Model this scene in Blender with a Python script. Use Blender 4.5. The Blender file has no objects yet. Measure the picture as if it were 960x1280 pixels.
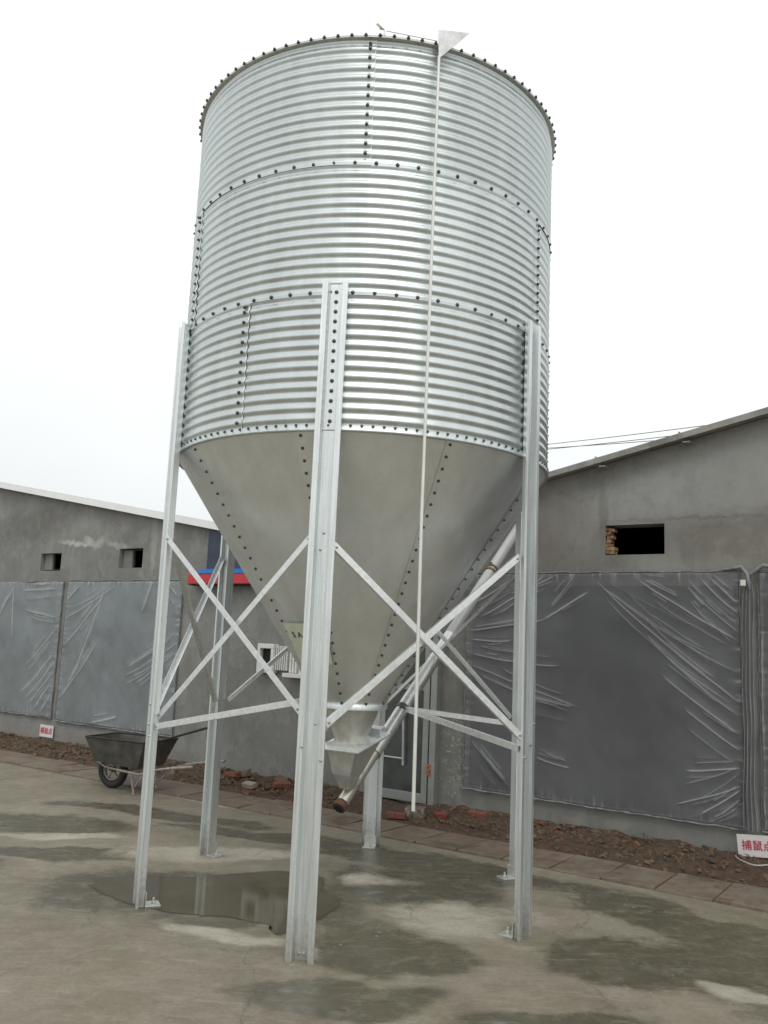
import bpy, math, random
from mathutils import Vector, Matrix, noise as mnoise
random.seed(7)
PI = math.pi; rad = math.radians
S = bpy.context.scene
C = S.collection

# ------------------------------------------------------------------ camera
yaw, pitch, roll = (0.01285, 0.14906, 0.04284)
cam_d = bpy.data.cameras.new("camera"); cam = bpy.data.objects.new("camera", cam_d); C.objects.link(cam)
cam_d.sensor_fit = 'VERTICAL'; cam_d.sensor_height = 24; cam_d.lens = 1077.84 / 1280 * 24
cam_d.clip_end = 3000; cam_d.clip_start = .05
fw = Vector((math.sin(yaw)*math.cos(pitch), math.cos(yaw)*math.cos(pitch), math.sin(pitch)))
rt0 = Vector((math.cos(yaw), -math.sin(yaw), 0)); up0 = rt0.cross(fw)
rt = rt0*math.cos(roll) + up0*math.sin(roll); up = -rt0*math.sin(roll) + up0*math.cos(roll)
m = Matrix((rt, up, -fw)).transposed().to_4x4(); m.translation = Vector((0.0909, -6.4598, 1.7582))
cam.matrix_world = m
S.camera = cam

# ------------------------------------------------------------------ overcast sky and soft sun
SUN_EL, SUN_ROT = 52, 170          # degrees; behind the camera, a little to the right
w = bpy.data.worlds.new("World"); S.world = w; w.use_nodes = True
nt = w.node_tree; nt.nodes.clear()
def N(nt, typ, **kw):
    n = nt.nodes.new(typ)
    for k, v in kw.items(): setattr(n, k, v)
    return n
sky = N(nt, 'ShaderNodeTexSky', sky_type='NISHITA', sun_disc=False)
sky.sun_elevation = rad(SUN_EL); sky.sun_rotation = rad(SUN_ROT); sky.dust_density = 6; sky.air_density = 1.5
hs = N(nt, 'ShaderNodeHueSaturation'); hs.inputs['Saturation'].default_value = .12
tc = N(nt, 'ShaderNodeTexCoord'); sx = N(nt, 'ShaderNodeSeparateXYZ')
ramp = N(nt, 'ShaderNodeValToRGB')
cr = ramp.color_ramp
cr.elements[0].position = 0.0; cr.elements[0].color = (.72, .76, .77, 1)
cr.elements[1].position = 1.0; cr.elements[1].color = (1, 1, 1, 1)
e = cr.elements.new(.12); e.color = (.80, .835, .84, 1)
e = cr.elements.new(.35); e.color = (.93, .95, .95, 1)
cn = N(nt, 'ShaderNodeTexNoise'); cn.inputs['Scale'].default_value = 1.6; cn.inputs['Detail'].default_value = 4
cm = N(nt, 'ShaderNodeMapRange'); cm.inputs['From Min'].default_value = .3; cm.inputs['From Max'].default_value = .7
cm.inputs['To Min'].default_value = 11.2; cm.inputs['To Max'].default_value = 13.4
vs = N(nt, 'ShaderNodeVectorMath', operation='SCALE')
mx = N(nt, 'ShaderNodeMix', data_type='RGBA'); mx.inputs[0].default_value = .85
bg = N(nt, 'ShaderNodeBackground'); bg.inputs['Strength'].default_value = .1
out = N(nt, 'ShaderNodeOutputWorld')
L = nt.links.new
L(sky.outputs[0], hs.inputs['Color']); L(tc.outputs['Generated'], sx.inputs[0]); L(sx.outputs['Z'], ramp.inputs[0])
L(tc.outputs['Generated'], cn.inputs['Vector']); L(cn.outputs['Fac'], cm.inputs['Value'])
L(ramp.outputs[0], vs.inputs[0]); L(cm.outputs[0], vs.inputs['Scale'])
L(hs.outputs[0], mx.inputs[6]); L(vs.outputs[0], mx.inputs[7]); L(mx.outputs[2], bg.inputs['Color']); L(bg.outputs[0], out.inputs[0])
sd = bpy.data.lights.new("sun", 'SUN'); sd.energy = .8; sd.angle = rad(20); sd.color = (1, .97, .92)
so = bpy.data.objects.new("sun", sd); C.objects.link(so)
# direction towards the sun: Nishita rotation 0 is +Y, turning clockwise seen from above
az = rad(SUN_ROT); el = rad(SUN_EL)
to_sun = Vector((math.sin(az)*math.cos(el), math.cos(az)*math.cos(el), math.sin(el)))
so.rotation_euler = to_sun.to_track_quat('Z', 'Y').to_euler(); so.location = to_sun*30
S.view_settings.view_transform = 'Standard'; S.view_settings.look = 'None'
S.view_settings.exposure = 0.0; S.view_settings.gamma = 1; S.view_settings.use_curve_mapping = False

# ------------------------------------------------------------------ materials
def newmat(name):
    mt = bpy.data.materials.new(name); mt.use_nodes = True
    nt = mt.node_tree; b = nt.nodes['Principled BSDF']
    return mt, nt, b
def rgba(c): return (c[0], c[1], c[2], 1)
def coords(nt, kind='Object', scale=(1,1,1)):
    tc = N(nt, 'ShaderNodeTexCoord'); mp = N(nt, 'ShaderNodeMapping'); mp.inputs['Scale'].default_value = scale
    nt.links.new(tc.outputs[kind], mp.inputs['Vector']); return mp.outputs[0]
def noise(nt, vec, scale, detail=5, rough=.6, dist=0):
    n = N(nt, 'ShaderNodeTexNoise'); n.inputs['Scale'].default_value = scale; n.inputs['Detail'].default_value = detail
    n.inputs['Roughness'].default_value = rough; n.inputs['Distortion'].default_value = dist
    nt.links.new(vec, n.inputs['Vector']); return n.outputs['Fac']
def mrange(nt, v, a, b, c=0, d=1, smooth=False):
    n = N(nt, 'ShaderNodeMapRange')
    if smooth: n.interpolation_type = 'SMOOTHSTEP'
    for k, x in zip(('From Min','From Max','To Min','To Max'), (a,b,c,d)): n.inputs[k].default_value = x
    nt.links.new(v, n.inputs['Value']); return n.outputs[0]
def mixc(nt, fac, a, b, mode='MIX'):
    n = N(nt, 'ShaderNodeMix', data_type='RGBA'); n.blend_type = mode
    if isinstance(fac, (int, float)): n.inputs[0].default_value = fac
    else: nt.links.new(fac, n.inputs[0])
    for i, x in ((6, a), (7, b)):
        if isinstance(x, tuple): n.inputs[i].default_value = rgba(x)
        else: nt.links.new(x, n.inputs[i])
    return n.outputs[2]
def math_(nt, op, a, b=0.0, clamp=False):
    n = N(nt, 'ShaderNodeMath', operation=op); n.use_clamp = clamp
    for i, x in ((0, a), (1, b)):
        if isinstance(x, (int, float)): n.inputs[i].default_value = x
        else: nt.links.new(x, n.inputs[i])
    return n.outputs[0]
def bump(nt, b, h, strength=.3, dist=.01):
    n = N(nt, 'ShaderNodeBump'); n.inputs['Strength'].default_value = strength; n.inputs['Distance'].default_value = dist
    nt.links.new(h, n.inputs['Height']); nt.links.new(n.outputs[0], b.inputs['Normal'])
def ellipse(nt, vec, cx, cy, rx, ry, rot=0, soft=.25, yaxis='Y'):
    mp = N(nt, 'ShaderNodeMapping', vector_type='TEXTURE')
    if yaxis == 'Y':
        mp.inputs['Location'].default_value = (cx, cy, 0); mp.inputs['Scale'].default_value = (rx, ry, 1e3); mp.inputs['Rotation'].default_value = (0, 0, rad(rot))
    else:
        mp.inputs['Location'].default_value = (cx, 0, cy); mp.inputs['Scale'].default_value = (rx, 1e3, ry); mp.inputs['Rotation'].default_value = (0, rad(-rot), 0)
    nt.links.new(vec, mp.inputs['Vector'])
    ln = N(nt, 'ShaderNodeVectorMath', operation='LENGTH'); nt.links.new(mp.outputs[0], ln.inputs[0])
    return mrange(nt, ln.outputs['Value'], 1+soft, 1-soft, 0, 1, True)
def warp(nt, vec, scale, amt, detail=4):
    n = N(nt, 'ShaderNodeTexNoise'); n.inputs['Scale'].default_value = scale; n.inputs['Detail'].default_value = detail
    nt.links.new(vec, n.inputs['Vector'])
    a = N(nt, 'ShaderNodeVectorMath', operation='SUBTRACT'); nt.links.new(n.outputs['Color'], a.inputs[0]); a.inputs[1].default_value = (.5,.5,.5)
    s = N(nt, 'ShaderNodeVectorMath', operation='SCALE'); nt.links.new(a.outputs[0], s.inputs[0]); s.inputs['Scale'].default_value = amt
    d = N(nt, 'ShaderNodeVectorMath', operation='ADD'); nt.links.new(vec, d.inputs[0]); nt.links.new(s.outputs[0], d.inputs[1])
    return d.outputs[0]
def maxall(nt, L_):
    r = L_[0]
    for x in L_[1:]: r = math_(nt, 'MAXIMUM', r, x)
    return r

def galvanised(name, col, rough, streak=(6,6,.5), var=.12, metallic=1.0, dirt=.0, tint=0, splash=False, dents=0):
    mt, nt, b = newmat(name)
    v = coords(nt, 'Object', streak); n1 = noise(nt, v, 6, 6)
    v2 = coords(nt); n2 = noise(nt, v2, 55, 2)
    c = mixc(nt, mrange(nt, n1, .3, .7), tuple(x*(1-var) for x in col), tuple(min(1, x*(1+var*.5)) for x in col))
    vo = N(nt, 'ShaderNodeTexVoronoi'); vo.inputs['Scale'].default_value = 90; nt.links.new(v2, vo.inputs['Vector'])
    sep = N(nt, 'ShaderNodeSeparateColor'); nt.links.new(vo.outputs['Color'], sep.inputs[0])
    c = mixc(nt, mrange(nt, sep.outputs[0], 0, 1, 0, .10), c, tuple(x*.6 for x in col))
    if dirt:
        n3 = noise(nt, v2, 3.1, 7, .7)
        c = mixc(nt, mrange(nt, n3, .52, .75, 0, dirt), c, (.22,.19,.13))
    if tint:      # sheets from different coils differ a little in tone
        oi = N(nt, 'ShaderNodeObjectInfo'); c = mixc(nt, mrange(nt, oi.outputs['Random'], 0, 1, 0, tint), c, (.38,.42,.42))
    met = None
    if splash:    # mud and cement splashed on the foot of the legs
        sp = N(nt, 'ShaderNodeSeparateXYZ'); nt.links.new(v2, sp.inputs[0])
        k = mrange(nt, math_(nt, 'ADD', sp.outputs['Z'], math_(nt, 'MULTIPLY', noise(nt, v2, 22, 6, .7), .5)), .52, .20, 0, .8)
        c = mixc(nt, k, c, (.24,.215,.16)); met = math_(nt, 'SUBTRACT', metallic, math_(nt, 'MULTIPLY', k, .7), True)
        rs = mrange(nt, noise(nt, v2, 9, 8, .75), .66, .74, 0, .55); c = mixc(nt, rs, c, (.30,.20,.13))
    nt.links.new(c, b.inputs['Base Color']); b.inputs['Metallic'].default_value = metallic
    if met: nt.links.new(met, b.inputs['Metallic'])
    nt.links.new(mrange(nt, n1, .25, .75, rough-.05, rough+.1), b.inputs['Roughness'])
    hh = math_(nt, 'ADD', n2, math_(nt, 'MULTIPLY', n1, 2.0))
    if dents: hh = math_(nt, 'ADD', math_(nt, 'MULTIPLY', hh, .3), math_(nt, 'MULTIPLY', noise(nt, v2, 2.2, 3), dents))
    bump(nt, b, hh, .08, .004)
    return mt
M = {}
M['sheet'] = galvanised('corrugated_zinc', (.66,.715,.71), .38, (1.3,1.3,.25), .12, .93, tint=.35, dents=6)
M['cone'] = galvanised('zinc_plate', (.86,.895,.90), .44, (1.6,1.6,.35), .06, .92, dirt=.05, tint=.12, dents=5)
M['leg'] = galvanised('hot_dip_zinc', (.80,.84,.84), .42, (14,14,.35), .18, .9, dirt=.10, splash=True)
M['brace'] = galvanised('brace_zinc', (.86,.89,.89), .40, (6,6,6), .14, .8)
M['dullzinc'] = galvanised('dull_zinc', (.66,.67,.63), .42, (3,3,3), .14, .8, dirt=.22)
M['tube'] = galvanised('auger_zinc', (.74,.75,.73), .33, (3,3,3), .12, .9, dirt=.18)

def plain(name, col, rough=.5, metallic=0, var=.18, scale=8, bmp=.15, col2=None, thr=(.4,.65), spec=.5):
    mt, nt, b = newmat(name); v = coords(nt)
    n = noise(nt, v, scale, 6, .65); n2 = noise(nt, v, scale*9, 3)
    c = mixc(nt, mrange(nt, n, .3, .7), tuple(x*(1-var) for x in col), tuple(min(1,x*(1+var)) for x in col))
    if col2: c = mixc(nt, mrange(nt, noise(nt, v, scale*1.7, 7, .7), thr[0], thr[1]), c, col2)
    nt.links.new(c, b.inputs['Base Color']); b.inputs['Metallic'].default_value = metallic
    nt.links.new(mrange(nt, n2, .2, .8, max(.03, rough-.1), min(1, rough+.12)), b.inputs['Roughness'])
    b.inputs['Specular IOR Level'].default_value = spec
    if bmp: bump(nt, b, n2, bmp, .003)
    return mt
M['bolt'] = plain('dark_bolt', (.10,.105,.103), .42, .6)
M['steelbolt'] = plain('bright_bolt', (.45,.46,.45), .4, .9)
M['rod'] = plain('pale_rod', (.74,.75,.71), .35, .3, .08, 5, .02)
M['plate'] = plain('pale_plate', (.47,.48,.48), .4, .4)
M['rust'] = plain('rust', (.13,.06,.04), .75, .2, .4, 14, .4)
M['blackrubber'] = plain('black_rubber', (.022,.021,.02), .65)
M['rim'] = plain('dirty_rim', (.30,.28,.25), .55, .3, .3, 20)
M['traymetal'] = plain('wheelbarrow_tray', (.085,.085,.078), .45, .3, .45, 9, .4, (.13,.08,.055), (.54,.68))
M['barrowtube'] = plain('barrow_tube', (.33,.30,.27), .5, .3, .35, 12, .2, (.18,.10,.07), (.55,.7))
M['white'] = plain('white_plastic', (.72,.72,.70), .35, 0, .05, 6, .02)
M['dark'] = plain('dark_interior', (.012,.012,.012), .8)  # near-black: painted shade for openings and the awning underside; also the vent frames
M['doorframe'] = plain('door_aluminium', (.33,.345,.32), .42, .5, .12, 7)
M['hinge'] = plain('orange_hinge', (.42,.10,.03), .6)
M['red'] = plain('red_fascia', (.52,.035,.045), .45, 0, .1, 5, .03)
M['blue'] = plain('blue_sheet', (.03,.17,.46), .4, 0, .15, 5, .03)
M['darkblue'] = plain('dark_blue_steel', (.045,.06,.095), .4, .2, .3, 3, .05)
M['signwhite'] = plain('sign_white', (.70,.66,.66), .45, 0, .05, 9, .03)
M['signred'] = plain('sign_red', (.50,.02,.05), .5, 0, .1, 20, 0)
M['sticker'] = plain('green_sticker', (.66,.70,.56), .5, 0, .08, 9, .02)
M['ink'] = plain('grey_ink', (.14,.15,.13), .6)
M['whitetrim'] = plain('white_roof_trim', (.86,.88,.88), .5, 0, .05, 4, .05)
M['roofedge'] = plain('weathered_roof_edge', (.30,.29,.265), .6, .1, .3, 3, .2, (.44,.43,.41), (.5,.7))
M['roofsheet'] = plain('roof_sheet', (.45,.46,.46), .5, .3)
M['brick'] = plain('broken_brick', (.19,.065,.042), .85, 0, .35, 25, .6, (.24,.20,.16), (.55,.7))
M['soil'] = plain('soil', (.062,.042,.026), .9, 0, .5, 10, .9, (.125,.058,.036), (.48,.68))
M['clod'] = plain('clods', (.115,.085,.055), .9, 0, .45, 4, .7, (.19,.07,.045), (.53,.63))
M['drygrass'] = plain('dry_grass', (.15,.125,.065), .8, 0, .4, 20, 0)
M['cable'] = plain('white_cable', (.50,.48,.45), .5)
M['wire'] = plain('black_wire', (.05,.05,.05), .5)
M['bluecap'] = plain('dull_green_tarp', (.05,.12,.10), .5)

def mat_concrete():
    mt, nt, b = newmat('wet_concrete')
    g = N(nt, 'ShaderNodeNewGeometry'); pos = g.outputs['Position']
    wp = warp(nt, pos, 1.3, .55, 3)
    dark = [(.5,.15,.7,.42,-20),(2.45,-1.25,.6,.42,0),(.05,-1.85,.55,.22,0),(-2.6,-1.2,.35,.25,0),(.72,.75,1.05,.28,-28),(1.66,-1.2,.42,.34,10),(2.15,-.25,.35,.75,35),(.22,-1.15,.50,.36,-30),(-3.1,1.7,1.2,.4,0),(-.5,1.5,1.3,.16,-20),
            (.15,-.25,.4,.7,-20),(2.6,-1.7,.4,.3,0),(-2.2,.75,.8,.16,0),(-3.4,.1,.8,.4,20),(1.1,-2.1,.5,.18,0),(-1.1,-.25,.95,.55,-12),(-1.9,2.4,1.2,.2,-20)]
    light = [(-1.0,.86,.95,.24,4),(-.66,-.98,.62,.13,-22),(-.25,-1.2,.2,.1,-20),(.80,-.55,.5,.42,0),(-2.4,1.3,.6,.15,0),(2.15,-1.55,.12,.2,30),(-1.0,3.0,1.3,.16,-20),(.2,.3,.35,.2,0)]
    D = maxall(nt, [ellipse(nt, wp, *e, soft=.75) for e in dark])
    Lm = maxall(nt, [ellipse(nt, wp, *e, soft=.85) for e in light])
    f1 = noise(nt, warp(nt, pos, 2.0, .25, 5), 1.9, 12, .68, .2); f2 = noise(nt, pos, 1.1, 10, .72, .6)
    n1 = noise(nt, pos, .8, 8, .62, .4); n2 = noise(nt, pos, 3.6, 9, .7, .3); n3 = noise(nt, pos, 40, 6, .7)
    # fractal outlines: the broad stain fields only bias the noise
    wet = mrange(nt, math_(nt, 'ADD', math_(nt, 'MULTIPLY', D, .74), math_(nt, 'MULTIPLY', f1, 1.15)), .80, 1.02, 0, 1, True)
    damp = mrange(nt, math_(nt, 'ADD', math_(nt, 'MULTIPLY', D, .5), f1), .55, .85, 0, 1, True)
    dry = mrange(nt, math_(nt, 'ADD', math_(nt, 'MULTIPLY', Lm, .58), math_(nt, 'MULTIPLY', f2, 1.15)), .80, 1.10, 0, 1, True)
    base = mixc(nt, mrange(nt, n1, .35, .65), (.175,.155,.108), (.268,.238,.182))
    base = mixc(nt, mrange(nt, n2, .42, .68, 0, .45), base, (.30,.275,.21))
    base = mixc(nt, math_(nt, 'MULTIPLY', damp, .5), base, (.100,.088,.060))
    base = mixc(nt, math_(nt, 'MULTIPLY', wet, .9), base, mixc(nt, mrange(nt, n2, .35, .65), (.074,.067,.043), (.115,.104,.070)))
    base = mixc(nt, math_(nt, 'MULTIPLY', dry, mrange(nt, n2, .28, .6, .45, 1)), base, (.50,.465,.38))
    wet = math_(nt, 'MULTIPLY', wet, math_(nt, 'SUBTRACT', 1, dry))
    base = mixc(nt, mrange(nt, noise(nt, pos, .55, 4), .46, .64, 0, .28), base, (.165,.152,.075))
    # fine speckle, pits and old trowel marks
    base = mixc(nt, mrange(nt, n3, .35, .7, 0, .34), base, (.06,.055,.04))
    vec = N(nt, 'ShaderNodeMapping'); vec.inputs['Scale'].default_value = (1.2, 7, 1); vec.inputs['Rotation'].default_value = (0,0,rad(-32)); nt.links.new(warp(nt, pos, 1.5, .3), vec.inputs['Vector'])
    n4 = noise(nt, vec.outputs[0], 2.2, 10, .78, 1.0)
    base = mixc(nt, mrange(nt, n4, .54, .72, 0, .5), base, (.40,.375,.30))
    base = mixc(nt, mrange(nt, n4, .45, .28, 0, .5), base, (.075,.068,.043))
    n6 = noise(nt, warp(nt, pos, 3, .3), 6.5, 9, .8)
    base = mixc(nt, mrange(nt, n6, .50, .72, 0, .35), base, (.38,.355,.29))
    base = mixc(nt, mrange(nt, n6, .46, .28, 0, .45), base, (.085,.077,.05))
    # hairline cracks
    vc = N(nt, 'ShaderNodeTexVoronoi', feature='DISTANCE_TO_EDGE'); vc.inputs['Scale'].default_value = .42; nt.links.new(warp(nt, pos, 2.5, .5, 8), vc.inputs['Vector'])
    base = mixc(nt, mrange(nt, vc.outputs['Distance'], .0035, .0, 0, .45), base, (.06,.055,.04))
    # pale cement spatter
    vo = N(nt, 'ShaderNodeTexVoronoi'); vo.inputs['Scale'].default_value = 13; vo.inputs['Randomness'].default_value = 1; nt.links.new(warp(nt, pos, 9, .1), vo.inputs['Vector'])
    base = mixc(nt, math_(nt, 'MULTIPLY', mrange(nt, vo.outputs['Distance'], .16, .08), mrange(nt, n1, .5, .62, 0, .7)), base, (.42,.40,.33))
    nt.links.new(base, b.inputs['Base Color'])
    nt.links.new(mrange(nt, math_(nt, 'ADD', wet, math_(nt, 'MULTIPLY', n3, .25)), 0, 1.1, .78, .26), b.inputs['Roughness'])
    h = math_(nt, 'ADD', math_(nt, 'MULTIPLY', n3, .6), math_(nt, 'ADD', n2, math_(nt, 'ADD', n4, n6)))
    bump(nt, b, h, .32, .008)
    return mt
M['concrete'] = mat_concrete()

def mat_render(name, shift, tone, marks, splat=None):
    """cement render; local x = s + 2.96, z up"""
    mt, nt, b = newmat(name); v = coords(nt)
    n1 = noise(nt, v, .7, 7, .6, .3); n2 = noise(nt, v, 4.5, 8, .7)
    vs_ = coords(nt, 'Object', (5, 5, .35)); n3 = noise(nt, vs_, 1.3, 7, .7)
    n5 = noise(nt, v, 60, 5, .7)
    c = mixc(nt, mrange(nt, n1, .3, .68), tuple(x*.66 for x in tone), tuple(x*1.14 for x in tone))
    c = mixc(nt, mrange(nt, n2, .45, .7, 0, .45), c, (tone[0]*.72, tone[1]*.68, tone[2]*.6))
    c = mixc(nt, mrange(nt, n3, .55, .8, 0, .6), c, tuple(x*1.4 for x in tone))
    c = mixc(nt, mrange(nt, n3, .42, .25, 0, .5), c, tuple(x*.6 for x in tone))
    nb_ = noise(nt, warp(nt, v, 2, .6), 1.6, 10, .7, .8)
    c = mixc(nt, mrange(nt, nb_, .50, .56, 0, .32), c, tuple(x*1.32 for x in tone))
    c = mixc(nt, mrange(nt, nb_, .40, .36, 0, .35), c, tuple(x*.58 for x in tone))
    ck = N(nt, 'ShaderNodeTexVoronoi', feature='DISTANCE_TO_EDGE'); ck.inputs['Scale'].default_value = .55; nt.links.new(warp(nt, v, 3, .5, 8), ck.inputs['Vector'])
    c = mixc(nt, mrange(nt, ck.outputs['Distance'], .004, 0, 0, .4), c, tuple(x*.35 for x in tone))
    wv = warp(nt, v, 9, .13, 8)
    for (cx, cz, rx, rz, rot, col, amt, soft) in marks:
        k = ellipse(nt, wv, cx, cz, rx, rz, rot, soft, 'Z')
        c = mixc(nt, math_(nt, 'MULTIPLY', math_(nt, 'MULTIPLY', k, amt), mrange(nt, n2, .35, .55, .35, 1)), c, col)
    if splat:
        vo = N(nt, 'ShaderNodeTexVoronoi'); vo.inputs['Scale'].default_value = 22; nt.links.new(warp(nt, v, 9, .12), vo.inputs['Vector'])
        k = ellipse(nt, wv, *splat, 0, .5, 'Z')
        c = mixc(nt, math_(nt, 'MULTIPLY', k, mrange(nt, vo.outputs['Distance'], .36, .24)), c, (.34,.34,.27))
    nt.links.new(c, b.inputs['Base Color']); b.inputs['Roughness'].default_value = .82; b.inputs['Specular IOR Level'].default_value = .3
    bump(nt, b, math_(nt, 'ADD', math_(nt, 'MULTIPLY', n5, .5), math_(nt, 'ADD', n2, n3)), .35, .008)
    return mt
o_ = 2.96
M['render_left'] = mat_render('cement_render_left', 0, (.245,.245,.235), [
    (-7.72+o_,3.07,.40,.032,-6,(.50,.50,.48),.85,.6),(-7.42+o_,3.10,.13,.05,-20,(.50,.50,.48),.8,.7),(-7.18+o_,3.06,.12,.06,30,(.50,.50,.48),.8,.7),(-6.75+o_,3.02,.26,.04,-10,(.46,.46,.44),.7,.7),
    (-5.95+o_,3.0,.06,.4,0,(.38,.38,.35),.7,.5),(-4.42+o_,1.2,.03,1.4,0,(.46,.46,.44),.7,.5),(-9+o_,3.4,1.2,.25,8,(.12,.12,.11),.6,.6),
    (-4+o_,1.0,.6,.6,0,(.16,.16,.15),.5,.6),(-8.5+o_,.1,2.5,.1,0,(.24,.2,.17),.5,.6),(-3.4+o_,.5,.4,.2,0,(.22,.22,.2),.4,.6)])
M['render_right'] = mat_render('cement_render_right', 0, (.250,.246,.230), [
    (2.0+o_,3.42,1.5,.33,10,(.34,.34,.33),.75,.4),(.75+o_,3.15,.05,.3,0,(.15,.14,.11),.7,.5),(1.2+o_,3.32,.55,.2,12,(.37,.37,.36),.5,.5),
    (2.3+o_,2.85,1.0,.22,0,(.18,.165,.135),.6,.5),(0.1+o_,3.0,.4,.45,0,(.20,.18,.155),.5,.5),(.9+o_,.13,.13,.04,0,(.34,.32,.23),.8,.3),(.45+o_,.11,.1,.035,0,(.33,.31,.22),.7,.3),
    (1.0+o_,.14,2.2,.13,0,(.175,.18,.175),.6,.4),(-.7+o_,.6,.35,1.0,0,(.15,.155,.14),.7,.4),(1.6+o_,3.05,.7,.02,0,(.14,.13,.12),.5,.5)],
    splat=(-.88+o_,.55,.22,.42))

def mat_film(name, col, alpha, tint):
    mt, nt, b = newmat(name)
    at = N(nt, 'ShaderNodeAttribute', attribute_name='fold'); v = coords(nt)
    n1 = noise(nt, v, 1.4, 6, .6, .5); n2 = noise(nt, v, 9, 7, .7)
    c = mixc(nt, mrange(nt, n1, .35, .65), tuple(x*.85 for x in col), tuple(x*1.15 for x in col))
    c = mixc(nt, mrange(nt, n2, .5, .75, 0, .15), c, tint)
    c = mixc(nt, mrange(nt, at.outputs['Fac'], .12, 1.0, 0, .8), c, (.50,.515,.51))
    nt.links.new(c, b.inputs['Base Color'])
    b.inputs['Roughness'].default_value = .2; b.inputs['Specular IOR Level'].default_value = .7
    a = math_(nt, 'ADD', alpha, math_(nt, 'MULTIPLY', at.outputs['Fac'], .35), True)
    a = math_(nt, 'ADD', a, mrange(nt, n2, .3, .7, -.04, .04), True)
    nt.links.new(a, b.inputs['Alpha'])
    bump(nt, b, math_(nt, 'ADD', n2, noise(nt, coords(nt, 'Object', (3, 3, .8)), 6, 5)), .12, .010)
    return mt
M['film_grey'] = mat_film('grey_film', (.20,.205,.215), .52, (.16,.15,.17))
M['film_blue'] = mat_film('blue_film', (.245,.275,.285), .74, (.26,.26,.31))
M['film_edge'] = plain('film_edge', (.20,.205,.20), .3, 0, .45, 16, .4)
M['shutter'] = plain('dark_shutter', (.045,.045,.052), .6, 0, .25, 2.5, .1)  # darkness of the window recess, painted on a flat board
M['shutter_blue'] = plain('blue_shutter', (.13,.155,.17), .6, 0, .25, 2.5, .1)  # even bluish tone of the board behind the left films
M['glass'] = plain('door_glass', (.075,.083,.080), .12, 0, .35, 3, .02)
def mat_water():
    mt, nt, b = newmat('puddle_water'); g = N(nt, 'ShaderNodeNewGeometry')
    n1 = noise(nt, g.outputs['Position'], 2.5, 6)
    c = mixc(nt, mrange(nt, n1, .35, .65), (.088,.077,.050), (.122,.108,.074))
    nt.links.new(c, b.inputs['Base Color']); b.inputs['Roughness'].default_value = .07
    at = N(nt, 'ShaderNodeAttribute', attribute_name='depth')
    nt.links.new(mrange(nt, math_(nt, 'ADD', at.outputs['Fac'], mrange(nt, noise(nt, g.outputs['Position'], 9, 8, .7), .3, .7, -.25, .25)), .12, .75, 0, .93, True), b.inputs['Alpha']); b.inputs['IOR'].default_value = 1.36
    return mt
M['water'] = mat_water()
def mat_slab():
    mt, nt, b = newmat('paving_slab'); g = N(nt, 'ShaderNodeNewGeometry'); pos = g.outputs['Position']
    n1 = noise(nt, pos, 1.3, 6); n2 = noise(nt, pos, 8, 8, .7); n3 = noise(nt, pos, 60, 4)
    c = mixc(nt, mrange(nt, n1, .35, .62), (.150,.120,.088), (.180,.125,.092))
    c = mixc(nt, mrange(nt, n2, .45, .7, 0, .6), c, (.26,.225,.17))
    c = mixc(nt, mrange(nt, n2, .42, .25, 0, .6), c, (.10,.088,.062))
    c = mixc(nt, mrange(nt, n3, .4, .7, 0, .3), c, (.07,.06,.045))
    n4 = noise(nt, warp(nt, pos, 3, .3), 2.4, 9, .72, .5)
    c = mixc(nt, mrange(nt, n4, .50, .60, 0, .7), c, (.20,.185,.14)); c = mixc(nt, mrange(nt, n4, .44, .36, 0, .7), c, (.075,.060,.040))
    nt.links.new(c, b.inputs['Base Color']); nt.links.new(mrange(nt, n2, .3, .7, .4, .8), b.inputs['Roughness'])
    bump(nt, b, math_(nt, 'ADD', n2, n3), .4, .006); return mt
M['slab'] = mat_slab()

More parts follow.
